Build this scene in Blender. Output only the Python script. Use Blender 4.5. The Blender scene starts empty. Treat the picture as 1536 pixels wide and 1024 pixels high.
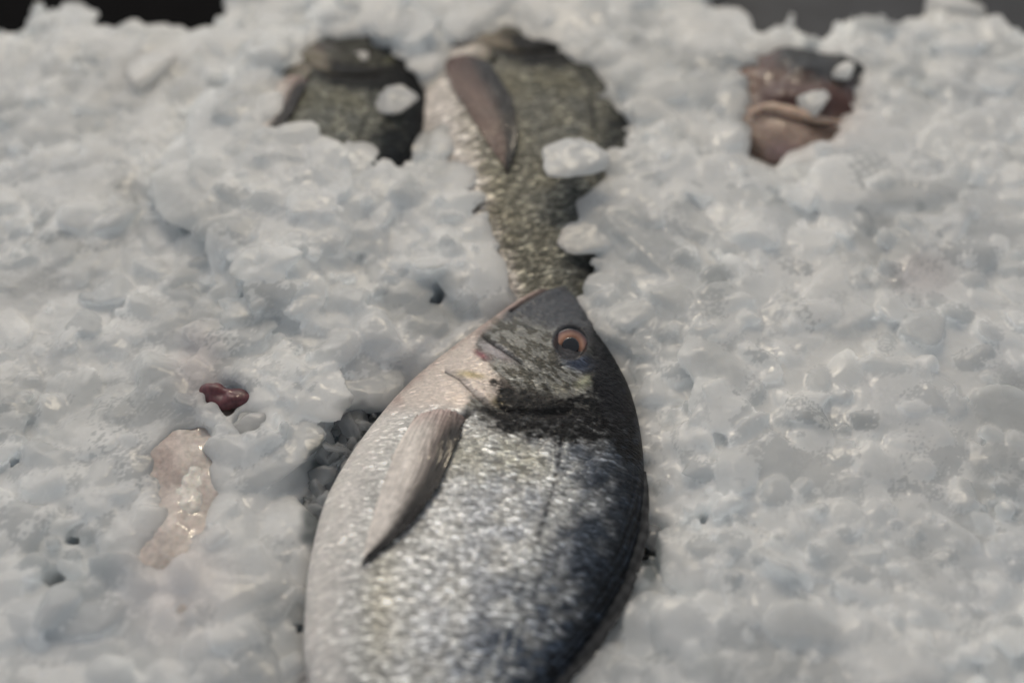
import bpy, bmesh, math, time
import numpy as np
from mathutils import Vector, Matrix, kdtree
rng = np.random.default_rng(7)
S = bpy.context.scene
COL = S.collection
R = math.radians

# ------------------------------------------------------------------ camera
PITCH = R(48); LENS = 50.0; DIST = 0.50
F = 1536 * LENS / 36.0
CAM = np.array([0.0, -DIST * math.cos(PITCH), DIST * math.sin(PITCH)])
FWD = np.array([0.0, math.cos(PITCH), -math.sin(PITCH)])
UP = np.array([0.0, math.sin(PITCH), math.cos(PITCH)])
cd = bpy.data.cameras.new('camera'); cam = bpy.data.objects.new('camera', cd); COL.objects.link(cam)
cam.location = CAM; cam.rotation_euler = (R(90) - PITCH, 0, 0)
cd.lens = LENS; cd.sensor_width = 36; cd.clip_start = 0.01; cd.clip_end = 50
cd.dof.use_dof = True; cd.dof.focus_distance = 0.467; cd.dof.aperture_fstop = 3.5
S.camera = cam

# ------------------------------------------------------------------ world + lights
w = bpy.data.worlds.new('World'); S.world = w; w.use_nodes = True
nt = w.node_tree; bg = nt.nodes['Background']
sky = nt.nodes.new('ShaderNodeTexSky'); sky.sky_type = 'NISHITA'; sky.sun_disc = False
sky.sun_elevation = R(42); sky.sun_rotation = R(-25); sky.air_density = 1.0; sky.dust_density = 1.0
hs_ = nt.nodes.new('ShaderNodeHueSaturation'); hs_.inputs['Saturation'].default_value = 0.24   # veiled, hazy sky
nt.links.new(sky.outputs[0], hs_.inputs['Color']); nt.links.new(hs_.outputs[0], bg.inputs[0]); bg.inputs[1].default_value = 0.14
def lamp(name, kind, loc, rot, energy, color, **k):
    l = bpy.data.lights.new(name, kind); l.energy = energy; l.color = color
    for a, b in k.items(): setattr(l, a, b)
    o = bpy.data.objects.new(name, l); COL.objects.link(o); o.location = loc; o.rotation_euler = rot
    return o
# sun high behind the far side of the ice, veiled by thin cloud
sd_ = Vector((0.25, -0.72, -0.80))
lamp('sun', 'SUN', (0, 0, 2), sd_.to_track_quat('-Z', 'Y').to_euler(), 0.6, (1.0, 0.92, 0.82), angle=R(25))
# the two warm bulbs over the back of the stall whose reflections glint on the wet fins and ice
lamp('stall_lamp', 'POINT', (-0.06, 0.55, 0.62), (0, 0, 0), 4.4, (1.0, 0.85, 0.63), shadow_soft_size=0.018)
lamp('stall_lamp', 'POINT', (0.07, 0.55, 0.62), (0, 0, 0), 4.4, (1.0, 0.85, 0.63), shadow_soft_size=0.018)
S.view_settings.view_transform = 'Standard'; S.view_settings.look = 'None'
S.view_settings.exposure = -0.46; S.view_settings.gamma = 1.0
S.render.engine = 'CYCLES'
S.cycles.use_denoising = True
S.cycles.max_bounces = 7; S.cycles.transmission_bounces = 5; S.cycles.use_adaptive_sampling = True; S.cycles.adaptive_threshold = 0.03
S.cycles.caustics_reflective = False; S.cycles.caustics_refractive = False
S.cycles.sample_clamp_indirect = 3.0

# ------------------------------------------------------------------ helpers
def unproj(px, py, z):
    px = np.asarray(px, float); py = np.asarray(py, float)
    d = FWD[None] + ((px - 768) / F)[:, None] * np.array([1.0, 0, 0]) - ((py - 512) / F)[:, None] * UP
    t = (z - CAM[2]) / d[:, 2]
    return CAM[None] + t[:, None] * d
def proj(P):
    q = P - CAM
    dz = q @ FWD
    return 768 + F * q[:, 0] / dz, 512 - F * (q @ UP) / dz
def mesh_from(name, V, Fq, smooth=True):
    me = bpy.data.meshes.new(name)
    V = np.asarray(V, np.float32); Fq = np.asarray(Fq, np.int32)
    n = Fq.shape[1]
    me.vertices.add(len(V)); me.vertices.foreach_set('co', V.ravel())
    me.loops.add(Fq.size); me.loops.foreach_set('vertex_index', Fq.ravel())
    me.polygons.add(len(Fq)); me.polygons.foreach_set('loop_start', np.arange(0, Fq.size, n, dtype=np.int32))
    me.update(calc_edges=True); me.validate()
    if smooth: me.polygons.foreach_set('use_smooth', np.ones(len(me.polygons), bool))
    return me
def link(name, me, mat=None, parent=None):
    o = bpy.data.objects.new(name, me); COL.objects.link(o)
    if mat is not None:
        me.materials.clear(); me.materials.append(mat)
    if parent is not None: o.parent = parent
    return o
def tag(o, label=None, cat=None, group=None, kind=None):
    if label: o['label'] = label
    if cat: o['category'] = cat
    if group: o['group'] = group
    if kind: o['kind'] = kind
    return o
def colattr(me, name, C):
    a = me.attributes.new(name, 'FLOAT_COLOR', 'POINT')
    C = np.c_[C, np.ones(len(C))].astype(np.float32) if C.shape[1] == 3 else C.astype(np.float32)
    a.data.foreach_set('color', C.ravel())
def flattr(me, name, v):
    a = me.attributes.new(name, 'FLOAT', 'POINT'); a.data.foreach_set('value', np.asarray(v, np.float32))
def grid_faces(n, m, wrap=False):
    i = np.arange(n - 1)[:, None]; j = np.arange(m if wrap else m - 1)[None]
    j2 = (j + 1) % m
    a = i * m + j; b = i * m + j2; c = (i + 1) * m + j2; d = (i + 1) * m + j
    return np.stack([a.ravel() if False else (a + 0 * b).ravel(), b.ravel() if b.shape == a.shape else (b + 0 * a).ravel(), c.ravel(), d.ravel()], 1)
def ss(a, b, x):
    t = np.clip((x - a) / (b - a), 0, 1); return t * t * (3 - 2 * t)
def vnoise2(x, y, seed=0):
    xi = np.floor(x).astype(np.int64); yi = np.floor(y).astype(np.int64); fx = x - xi; fy = y - yi
    fx = fx * fx * (3 - 2 * fx); fy = fy * fy * (3 - 2 * fy)
    def h(a, b):
        n = (a * 374761393 + b * 668265263 + seed * 1274126177) & 0xffffffff
        n = ((n ^ (n >> 13)) * 1274126177) & 0xffffffff
        return ((n ^ (n >> 16)) & 0xffff) / 65535.0
    return (h(xi, yi) * (1 - fx) + h(xi + 1, yi) * fx) * (1 - fy) + (h(xi, yi + 1) * (1 - fx) + h(xi + 1, yi + 1) * fx) * fy
def fbm2(x, y, seed=0, o=4):
    s = 0; a = 0.5
    for k in range(o):
        s = s + a * vnoise2(x * 2 ** k, y * 2 ** k, seed + k * 17); a *= 0.5
    return s / (1 - 0.5 ** o)
def vnoise3(P, seed=0):
    x, y, z = P[:, 0], P[:, 1], P[:, 2]
    zi = np.floor(z).astype(np.int64); fz = z - zi; fz = fz * fz * (3 - 2 * fz)
    xi = np.floor(x).astype(np.int64); yi = np.floor(y).astype(np.int64); fx = x - xi; fy = y - yi
    fx = fx * fx * (3 - 2 * fx); fy = fy * fy * (3 - 2 * fy)
    def h(a, b, c):
        n = (a * 374761393 + b * 668265263 + c * 2147483647 * 3 + seed * 1274126177) & 0xffffffff
        n = ((n ^ (n >> 13)) * 1274126177) & 0xffffffff
        return ((n ^ (n >> 16)) & 0xffff) / 65535.0
    def pl(c):
        return (h(xi, yi, c) * (1 - fx) + h(xi + 1, yi, c) * fx) * (1 - fy) + (h(xi, yi + 1, c) * (1 - fx) + h(xi + 1, yi + 1, c) * fx) * fy
    return pl(zi) * (1 - fz) + pl(zi + 1) * fz
def poly_sd(P, Q):
    """signed distance (negative inside) of 2D points P to polygon Q"""
    d = np.full(len(P), 1e9); ins = np.zeros(len(P), bool); n = len(Q)
    for i in range(n):
        a = Q[i]; b = Q[(i + 1) % n]; e = b - a; wv = P - a
        t = np.clip((wv @ e) / (e @ e + 1e-18), 0, 1)
        d = np.minimum(d, np.hypot(*(wv - t[:, None] * e).T))
        c = (a[1] > P[:, 1]) != (b[1] > P[:, 1])
        xx = a[0] + (P[:, 1] - a[1]) / (b[1] - a[1] + 1e-18) * (b[0] - a[0])
        ins ^= c & (P[:, 0] < xx)
    return np.where(ins, -d, d)
def line_d(px, py, pts):
    P = np.c_[px, py]; d = np.full(len(P), 1e9)
    for a, b in zip(pts[:-1], pts[1:]):
        a = np.array(a, float); b = np.array(b, float); e = b - a; wv = P - a
        t = np.clip((wv @ e) / (e @ e), 0, 1)
        d = np.minimum(d, np.hypot(*(wv - t[:, None] * e).T))
    return d
def blob(px, py, cx, cy, rx, ry, ang=0, pw=2.0):
    a = R(ang); dx = px - cx; dy = py - cy
    u = dx * math.cos(a) + dy * math.sin(a); v = -dx * math.sin(a) + dy * math.cos(a)
    return np.exp(-((u / rx) ** 2 + (v / ry) ** 2) ** (pw / 2))
def spline(pts, t):
    pts = np.asarray(pts, float); n = len(pts)
    x = np.clip(t, 0, 1) * (n - 1); i = np.clip(np.floor(x).astype(int), 0, n - 2); f = (x - i)[:, None]
    g = lambda k: pts[np.clip(k, 0, n - 1)]
    p0, p1, p2, p3 = g(i - 1), g(i), g(i + 1), g(i + 2)
    return 0.5 * (2 * p1 + (p2 - p0) * f + (2 * p0 - 5 * p1 + 4 * p2 - p3) * f ** 2 + (3 * p1 - p0 - 3 * p2 + p3) * f ** 3)

# ------------------------------------------------------------------ materials
def mat(name):
    m = bpy.data.materials.new(name); m.use_nodes = True
    return m, m.node_tree, m.node_tree.nodes['Principled BSDF']
def N(nt, t, **k):
    n = nt.nodes.new(t)
    for a, b in k.items(): setattr(n, a, b)
    return n
def ramp(nt, src, stops):
    r = N(nt, 'ShaderNodeValToRGB'); e = r.color_ramp.elements
    while len(e) > 1: e.remove(e[-1])
    e[0].position = stops[0][0]; e[0].color = stops[0][1]
    for p, c in stops[1:]:
        x = e.new(p); x.color = c
    nt.links.new(src, r.inputs[0]); return r
def g(v): return (v, v, v, 1)

def ice_mat(name, base, trans, sub, rough=0.22, bump=0.25):
    m, nt, b = mat(name)
    tc = N(nt, 'ShaderNodeTexCoord'); L = nt.links.new
    n1 = N(nt, 'ShaderNodeTexNoise'); n1.inputs['Scale'].default_value = 28; n1.inputs['Detail'].default_value = 5
    L(tc.outputs['Object'], n1.inputs['Vector'])
    r1 = ramp(nt, n1.outputs[0], [(0.30, (base[0] * .90, base[1] * .915, base[2] * .94, 1)), (0.62, (*base, 1))])
    at = N(nt, 'ShaderNodeAttribute', attribute_name='tint')
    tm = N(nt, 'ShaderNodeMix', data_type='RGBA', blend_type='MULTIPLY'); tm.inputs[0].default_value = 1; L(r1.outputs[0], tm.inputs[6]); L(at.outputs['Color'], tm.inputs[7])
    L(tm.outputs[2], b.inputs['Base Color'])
    n2 = N(nt, 'ShaderNodeTexNoise'); n2.inputs['Scale'].default_value = 420; n2.inputs['Detail'].default_value = 6; n2.inputs['Roughness'].default_value = .62
    L(tc.outputs['Object'], n2.inputs['Vector'])
    v = N(nt, 'ShaderNodeTexVoronoi'); v.feature = 'SMOOTH_F1'; v.inputs['Scale'].default_value = 260; v.inputs['Smoothness'].default_value = .4
    L(tc.outputs['Object'], v.inputs['Vector'])
    ad = N(nt, 'ShaderNodeMath', operation='MULTIPLY_ADD'); L(v.outputs[0], ad.inputs[0]); ad.inputs[1].default_value = 0.6; L(n2.outputs[0], ad.inputs[2])
    bp = N(nt, 'ShaderNodeBump'); bp.inputs['Strength'].default_value = bump; bp.inputs['Distance'].default_value = 0.0012
    L(ad.outputs[0], bp.inputs['Height']); L(bp.outputs[0], b.inputs['Normal'])
    n3 = N(nt, 'ShaderNodeTexNoise'); n3.inputs['Scale'].default_value = 90
    L(tc.outputs['Object'], n3.inputs['Vector'])
    rr = ramp(nt, n3.outputs[0], [(0.4, g(rough * .6)), (0.65, g(min(1, rough * 2.2)))])
    L(rr.outputs[0], b.inputs['Roughness'])
    b.inputs['IOR'].default_value = 1.31
    b.inputs['Subsurface Weight'].default_value = sub
    b.inputs['Subsurface Radius'].default_value = (0.9, 1.0, 1.1); b.inputs['Subsurface Scale'].default_value = 0.014
    b.subsurface_method = 'BURLEY'
    b.inputs['Transmission Weight'].default_value = trans
    b.inputs['Coat Weight'].default_value = 0.22; b.inputs['Coat Roughness'].default_value = 0.12; b.inputs['Specular IOR Level'].default_value = 0.4; b.inputs['Coat IOR'].default_value = 1.33; L(bp.outputs[0], b.inputs['Coat Normal'])
    return m
M_bed = ice_mat('packed_ice', (0.705, 0.697, 0.668), 0.0, 1.0, 0.24, 0.12)
M_chunk = ice_mat('crushed_ice', (0.70, 0.70, 0.68), 0.15, 0.8, 0.12, 0.2)
M_clear = ice_mat('clear_ice', (0.74, 0.76, 0.76), 0.7, 0.6, 0.08, 0.15)

def skin_mat(name='bream_skin', tint=None, full=False):
    m, nt, b = mat(name); L = nt.links.new
    ca = N(nt, 'ShaderNodeAttribute', attribute_name='Col')
    sm = N(nt, 'ShaderNodeAttribute', attribute_name='scl')     # how strongly scaled
    mt = N(nt, 'ShaderNodeAttribute', attribute_name='mtl')
    uv = N(nt, 'ShaderNodeUVMap')
    mp = N(nt, 'ShaderNodeMapping'); mp.inputs['Scale'].default_value = (1.2, 0.45, 1)   # uv in mm
    L(uv.outputs[0], mp.inputs[0])
    nz = N(nt, 'ShaderNodeTexNoise'); nz.inputs['Scale'].default_value = 0.9; nz.inputs['Detail'].default_value = 3
    L(mp.outputs[0], nz.inputs['Vector'])
    mx = N(nt, 'ShaderNodeVectorMath', operation='MULTIPLY_ADD'); mx.inputs[1].default_value = (0.9, 0.9, 0); L(nz.outputs['Color'], mx.inputs[0]); L(mp.outputs[0], mx.inputs[2])
    v1 = N(nt, 'ShaderNodeTexVoronoi'); v1.inputs['Scale'].default_value = 1.0; v1.inputs['Randomness'].default_value = 0.8
    L(mx.outputs[0], v1.inputs['Vector'])
    ve = N(nt, 'ShaderNodeTexVoronoi', feature='DISTANCE_TO_EDGE'); ve.inputs['Scale'].default_value = 1.0; ve.inputs['Randomness'].default_value = 0.8
    L(mx.outputs[0], ve.inputs['Vector'])
    # streak noise, long across the body
    mp2 = N(nt, 'ShaderNodeMapping'); mp2.inputs['Scale'].default_value = (1.75, 0.34, 1); L(uv.outputs[0], mp2.inputs[0])
    st = N(nt, 'ShaderNodeTexNoise'); st.inputs['Scale'].default_value = 1.0; st.inputs['Detail'].default_value = 4; st.inputs['Distortion'].default_value = 0.8
    L(mp2.outputs[0], st.inputs['Vector'])
    # pigment: darker edges and random scales, the brightest ones painted in as glints
    sep = N(nt, 'ShaderNodeSeparateColor'); L(v1.outputs['Color'], sep.inputs[0])
    a1 = ramp(nt, st.outputs[0], [(0.32, g(0.42)), (0.46, g(0.95)), (0.66, g(1.35))])
    a2 = ramp(nt, sep.outputs[0], [(0.0, g(0.5)), (0.78, g(1.2)), (0.90, g(1.6)), (1.0, g(2.8))])
    a3 = ramp(nt, ve.outputs[0], [(0.0, g(0.55)), (0.12, g(1.0))])
    def mul(x, y):
        k = N(nt, 'ShaderNodeMix', data_type='RGBA', blend_type='MULTIPLY'); k.inputs[0].default_value = 1; L(x, k.inputs[6]); L(y, k.inputs[7]); return k.outputs[2]
    pat = mul(mul(a1.outputs[0], a2.outputs[0]), a3.outputs[0])
    full = mul(ca.outputs['Color'], pat)
    mk = N(nt, 'ShaderNodeMix', data_type='RGBA'); L(sm.outputs['Fac'], mk.inputs[0]); L(ca.outputs['Color'], mk.inputs[6]); L(full, mk.inputs[7])
    if tint:
        tk0 = N(nt, 'ShaderNodeMapRange'); tk0.inputs['From Min'].default_value = .10; tk0.inputs['From Max'].default_value = .33
        tk = N(nt, 'ShaderNodeMix', data_type='RGBA', blend_type='MULTIPLY'); L(mt.outputs['Fac'], tk0.inputs[0]); tk0.inputs['To Min'].default_value = 1.0 if full else 0.0; L(tk0.outputs[0], tk.inputs[0]); tk.inputs[7].default_value = (*tint, 1); L(mk.outputs[2], tk.inputs[6]); L(tk.outputs[2], b.inputs['Base Color'])
    else: L(mk.outputs[2], b.inputs['Base Color'])
    L(mt.outputs['Fac'], b.inputs['Metallic'])
    # relief
    hh = N(nt, 'ShaderNodeMath', operation='MULTIPLY_ADD'); L(st.outputs[0], hh.inputs[0]); hh.inputs[1].default_value = 1.2
    rr = ramp(nt, ve.outputs[0], [(0, g(0)), (0.25, g(0.8)), (0.6, g(1))]); L(rr.outputs[0], hh.inputs[2])
    hs = N(nt, 'ShaderNodeMath', operation='MULTIPLY'); L(hh.outputs[0], hs.inputs[0]); L(sm.outputs['Fac'], hs.inputs[1])
    fn = N(nt, 'ShaderNodeTexNoise'); fn.inputs['Scale'].default_value = 1.3; fn.inputs['Detail'].default_value = 5; L(uv.outputs[0], fn.inputs['Vector'])
    hf = N(nt, 'ShaderNodeMath', operation='MULTIPLY_ADD'); L(fn.outputs[0], hf.inputs[0]); hf.inputs[1].default_value = 0.25; L(hs.outputs[0], hf.inputs[2])
    bp = N(nt, 'ShaderNodeBump'); bp.inputs['Strength'].default_value = 0.55; bp.inputs['Distance'].default_value = 0.0004
    L(hf.outputs[0], bp.inputs['Height']); L(bp.outputs[0], b.inputs['Normal'])
    b.inputs['Roughness'].default_value = 0.36; b.inputs['Specular IOR Level'].default_value = 0.12
    b.inputs['Coat Weight'].default_value = 0.07; b.inputs['Coat Roughness'].default_value = 0.06
    L(bp.outputs[0], b.inputs['Coat Normal'])
    b.inputs['Subsurface Weight'].default_value = 0.04; b.inputs['Subsurface Scale'].default_value = 0.001
    return m
M_skin = skin_mat()
def attr_mat(name, rough=0.4, coat=0.3, sub=0.1, metal=0.0, bump=None, trans=0.0):
    m, nt, b = mat(name); L = nt.links.new
    ca = N(nt, 'ShaderNodeAttribute', attribute_name='Col')
    n = N(nt, 'ShaderNodeTexNoise'); n.inputs['Scale'].default_value = 500; n.inputs['Detail'].default_value = 4
    tc = N(nt, 'ShaderNodeTexCoord'); L(tc.outputs['Object'], n.inputs['Vector'])
    r = ramp(nt, n.outputs[0], [(0.3, g(0.75)), (0.7, g(1.15))])
    k = N(nt, 'ShaderNodeMix', data_type='RGBA', blend_type='MULTIPLY'); k.inputs[0].default_value = 1; L(ca.outputs['Color'], k.inputs[6]); L(r.outputs[0], k.inputs[7])
    L(k.outputs[2], b.inputs['Base Color'])
    bp = N(nt, 'ShaderNodeBump'); bp.inputs['Strength'].default_value = 0.3; bp.inputs['Distance'].default_value = 0.0004
    L(n.outputs[0], bp.inputs['Height']); L(bp.outputs[0], b.inputs['Normal'])
    b.inputs['Roughness'].default_value = rough; b.inputs['Coat Weight'].default_value = coat; b.inputs['Coat Roughness'].default_value = .08
    b.inputs['Subsurface Weight'].default_value = sub; b.inputs['Subsurface Scale'].default_value = 0.003
    b.inputs['Metallic'].default_value = metal; b.inputs['Transmission Weight'].default_value = trans
    return m
M_fin_dark = attr_mat('dark_fin_membrane', 0.35, 0.12, 0.0); M_fin_dark.node_tree.nodes['Principled BSDF'].inputs['Specular IOR Level'].default_value = .3
_n = M_fin_dark.node_tree; _m = [n for n in _n.nodes if n.bl_idname == 'ShaderNodeMix'][0]
_t = _n.nodes.new('ShaderNodeMix'); _t.data_type = 'RGBA'; _t.blend_type = 'MULTIPLY'; _t.inputs[0].default_value = 1; _t.inputs[7].default_value = (.22, .16, .14, 1); _n.links.new(_m.outputs[2], _t.inputs[6]); _n.links.new(_t.outputs[2], _n.nodes['Principled BSDF'].inputs['Base Color'])
M_fin = attr_mat('fin_membrane', 0.5, 0.12, 0.0); M_fin.node_tree.nodes['Principled BSDF'].inputs['Specular IOR Level'].default_value = .25
M_eye = attr_mat('eye_iris', 0.25, 0.8, 0.0, 0.35)
M_flesh = attr_mat('wet_flesh', 0.5, 0.25, 0.2)
def plain(name, c, rough, metal=0, coat=0):
    m, nt, b = mat(name); L = nt.links.new
    tc = N(nt, 'ShaderNodeTexCoord'); n = N(nt, 'ShaderNodeTexNoise'); n.inputs['Scale'].default_value = 60; n.inputs['Detail'].default_value = 6
    L(tc.outputs['Object'], n.inputs['Vector'])
    r = ramp(nt, n.outputs[0], [(0.3, (c[0] * .7, c[1] * .7, c[2] * .7, 1)), (0.7, (*c, 1))]); L(r.outputs[0], b.inputs['Base Color'])
    b.inputs['Roughness'].default_value = rough; b.inputs['Metallic'].default_value = metal; b.inputs['Coat Weight'].default_value = coat
    return m
M_pupil = plain('pupil_black', (0.02, 0.022, 0.026), 0.18, 0, 1.0)
M_black = plain('black_plastic', (0.006, 0.006, 0.0065), 0.75)
M_black.node_tree.nodes['Principled BSDF'].inputs['Specular IOR Level'].default_value = .04
M_grey = plain('dark_steel', (0.07, 0.073, 0.08), 0.6, 0.2)

# ------------------------------------------------------------------ the bream (traced in plan, real thickness)
Z0 = 0.004
ST = [  # ventral x,y  dorsal x,y  half thickness
    (835, 428, 846, 428, .0012), (798, 441, 868, 452, .0040), (764, 463, 888, 486, .0066), (727, 491, 908, 519, .0090),
    (687, 522, 930, 556, .0115), (642, 559, 948, 597, .0140), (597, 601, 960, 648, .0160), (557, 649, 966, 702, .0178),
    (522, 698, 966, 756, .0190), (493, 750, 959, 812, .0197), (474, 808, 943, 866, .0198), (462, 868, 919, 917, .0192),
    (457, 930, 886, 967, .0180), (457, 990, 848, 1014, .0165), (470, 1050, 805, 1062, .0145), (492, 1115, 757, 1115, .0120),
    (520, 1190, 708, 1180, .0090), (545, 1260, 672, 1245, .0062), (560, 1320, 655, 1305, .0045)]
ST = np.array(ST, float)
# finish: convert to world plan
Lw = unproj(ST[:, 0], ST[:, 1], Z0)[:, :2]; Rw = unproj(ST[:, 2], ST[:, 3], Z0)[:, :2]
stw = np.c_[Lw, Rw, ST[:, 4]]
NT, NA, NB = 640, 380, 60
tt = np.r_[np.linspace(0, 0.06, 60)[:-1] , np.linspace(0.06, 0.74, 480)[:-1], np.linspace(0.74, 1, 102)]
NT = len(tt)
sw = spline(stw, tt)
th = np.r_[np.linspace(0, math.pi, NA, endpoint=False), np.linspace(math.pi, 2 * math.pi, NB, endpoint=False)]
NR = len(th)
c = -np.cos(th); s = np.sin(th)
vv = np.sign(c) * np.abs(c) ** 0.92
zz = np.sign(s) * np.abs(s) ** 0.86
vv_, zz_ = vv[None, :], zz[None, :]
asym = 1 - 0.16 * vv_ - 0.10 * (vv_ ** 2)
mid = (vv_ + 1) / 2
X = sw[:, 0:1] * (1 - mid) + sw[:, 2:3] * mid
Y = sw[:, 1:2] * (1 - mid) + sw[:, 3:4] * mid
Z = Z0 + sw[:, 4:5] * zz_ * asym * np.where(zz_ < 0, 0.8, 1.0)
P = np.stack([X, Y, Z], -1).reshape(-1, 3)
TOP = np.broadcast_to(zz_ >= 0, X.shape).ravel()
VV = np.broadcast_to(vv_, X.shape).ravel(); T = np.broadcast_to(tt[:, None], X.shape).ravel()
px, py = proj(P)
# arc coordinates (mm)
axl = np.r_[0, np.cumsum(np.hypot(*np.diff((sw[:, 0:2] + sw[:, 2:4]) / 2, axis=0).T))] * 1000
half = np.hypot(*(sw[:, 0:2] - sw[:, 2:4]).T) / 2 * 1000
U = np.broadcast_to(axl[:, None], X.shape).ravel(); W = (half[:, None] * vv_ * 1.0 + np.where(zz_ < 0, 300, 0)).ravel()

# --- sculpt on the upper side, in photograph coordinates as reference
dz = np.zeros(len(P))
EX, EY = 856, 512
er = np.hypot(px - EX, py - EY - 3)
dz += 0.0010 * np.exp(-((er - 29) / 7) ** 2)            # orbital rim
dz -= 0.0022 * ss(26, 18, er)                           # socket
m_l = line_d(px, py, [(842, 424), (822, 430), (800, 441), (782, 452), (767, 464)])   # mouth slit
dz -= 0.0016 * np.exp(-(m_l / 3.0) ** 2)
lip = line_d(px, py, [(840, 434), (818, 441), (798, 452), (782, 464), (770, 474)])
dz += 0.0007 * np.exp(-(lip / 6.0) ** 2)
pre = line_d(px, py, [(724, 503), (733, 512), (755, 528), (782, 546)])
dz -= 0.0009 * np.exp(-(pre / 2.6) ** 2)
dz += 0.0007 * blob(px, py, 745, 512, 26, 12, 35)
# cheek plate bulge and its lower edge
dz += 0.0009 * blob(px, py, 800, 535, 60, 36, 20, 4)
op = line_d(px, py, [(668, 556), (689, 569), (712, 593), (742, 617), (775, 620), (812, 622), (850, 618)])
side = np.where(py > 569 + (px - 689) * 0.35, 1, 0)
dz -= 0.0007 * np.exp(-(op / 5.0) ** 2)
opb = line_d(px, py, [(690, 556), (715, 578), (748, 603), (800, 606), (850, 600)])
dz += 0.0006 * np.exp(-(opb / 14) ** 2)
dz += 0.0006 * blob(px, py, 884, 570, 16, 9, -25)
dz -= 0.0010 * blob(px, py, 877, 478, 6, 4, 20)         # nostril
dz += 0.0006 * blob(px, py, 893, 490, 10, 6, 10)
dz -= 0.0018 * blob(px, py, 699, 622, 9, 5, -40)        # axil of the pectoral fin
dz += 0.0009 * blob(px, py, 668, 615, 28, 9, 15)
gb = ss(.86, .92, VV + (T - .5) * .15) * ss(.38, .48, T)
fl = np.cos(2 * math.pi * (VV * 24 + T * 14 + fbm2(T * 30, VV * 4, 91, 2)))
dz += gb * fl * .00022
# wrinkled head skin
hd = ss(640, 590, py - (px - 768) * 0.12)
wr = fbm2(px / 7, py / 3.4, 3, 4) - 0.5
dz += hd * wr * 0.00055 * ss(420, 470, py)
dz += (fbm2(px / 60, py / 60, 9, 3) - 0.5) * 0.0012
dz = np.where(TOP, dz, 0) * ss(0.0, 0.25, np.broadcast_to(zz_, X.shape).ravel())
P[:, 2] += dz

# --- pigment (linear reflectance)
def mixc(C, col, m): return C * (1 - m[:, None]) + np.array(col)[None] * m[:, None]
n1 = fbm2(px / 40, py / 40, 21, 4); n2 = fbm2(px / 9, py / 5, 33, 3); n3 = fbm2(px / 18, py / 14, 41, 3); n4 = fbm2(px / 3.5, py / 2.4, 55, 2)
back = ss(0.16, 0.86, VV + (n1 - 0.5) * 0.5 + (n3 - .5) * .35)
C = np.tile(np.array([[0.76, 0.755, 0.72]]), (len(P), 1))
C = mixc(C, (0.78, 0.735, 0.68), ss(-0.45, -0.85, VV))                          # pinkish belly
C = mixc(C, (0.56, 0.53, 0.40), blob(px, py, 740, 690, 90, 34, 5, 3) * 0.8)    # olive yellow flank behind head
C = mixc(C, (0.60, 0.54, 0.40), blob(px, py, 570, 900, 26, 110, 5) * 0.6)
C = mixc(C, (0.42, 0.46, 0.54), ss(0.35, 0.7, n1) * ss(-0.4, 0.2, VV) * 0.5)
C = mixc(C, (0.105, 0.118, 0.138), back ** 1.2)
C = mixc(C, (0.022, 0.027, 0.035), ss(0.66, 0.93, VV + (n3 - .5) * .2))
C = mixc(C, (0.04, 0.055, 0.08), ss(.45, .62, n3 * .5 + n1 * .5) * ss(.25, .6, VV) * .35)
# blue patches on the back low
C = mixc(C, (0.13, 0.17, 0.24), blob(px, py, 740, 1000, 110, 50, -25) * ss(.40, .6, n3) * .6)
headm = ss(640, 606, py - (px - 768) * 0.05 + (n3 - .5) * 10)
H = np.tile(np.array([[0.30, 0.30, 0.25]]), (len(P), 1))
cu = (px * .82 + py * .57); cv = (-px * .57 + py * .82); n2c = fbm2(cu / 13, cv / 4.2, 63, 3)
H = np.tile(np.array([[0.26, 0.258, 0.237]]), (len(P), 1))
H = mixc(H, (0.07, 0.066, 0.052), ss(0.44, 0.60, n2c) * 0.85)
H = mixc(H, (0.13, 0.13, 0.128), .9 * ss(.45, .6, n1) * ss(540, 500, py))                    # mottled cheek
H = mixc(H, (0.105, 0.11, 0.12), ss(505, 480, py + (px - 830) * -0.25 + (n3 - .5) * 24))       # smooth grey snout
H = mixc(H, (0.045, 0.040, 0.045), np.exp(-(m_l / 5.0) ** 2))
low = px - (724 + (py - 503) * 1.5)
jaw = ss(4, -16, (px - 760) + (py - 468) * 0.95 + (n3 - .5) * 18)               # throat side
H = mixc(H, (0.55, 0.44, 0.39), jaw)
THR = np.array([(600, 590), (660, 530), (716, 492), (712, 520), (742, 556), (770, 585), (768, 606), (742, 614), (706, 592), (690, 640), (600, 650)], float)
th_ = poly_sd(np.c_[px, py], THR) + (n3 - .5) * 16 + (n2 - .5) * 10
H = mixc(H, (0.70, 0.61, 0.54), ss(6, -9, th_))
jl = ss(-1, -5, (py - 424) - (842 - px) * 0.52)
H = mixc(H, (0.52, 0.40, 0.36), jl * ss(846, 826, px))
H = mixc(H, (0.035, 0.028, 0.030), np.exp(-(m_l / 3.4) ** 2) * .95)
H = mixc(H, (0.04, 0.04, 0.048), ss(880, 902, px + (py - 512) * -0.08) )          # dark nape
H = mixc(H, (0.07, 0.085, 0.125), blob(px, py, 874, 546, 34, 13, 8, 4))
H = mixc(H, (0.07, 0.07, 0.075), ss(31, 26, er))
H = mixc(H, (0.42, 0.42, 0.30), blob(px, py, 880, 572, 17, 8, -28, 3) * 0.9)
H = mixc(H, (0.42, 0.40, 0.32), blob(px, py, 838, 582, 34, 8, 12, 3) * 0.6 * ss(.35, .6, n2))
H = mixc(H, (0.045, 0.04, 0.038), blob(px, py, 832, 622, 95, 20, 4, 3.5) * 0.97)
H = mixc(H, (0.05, 0.046, 0.042), blob(px, py, 800, 600, 62, 20, 6, 3) * ss(.36, .5, n2 * .5 + n3 * .5))
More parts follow.
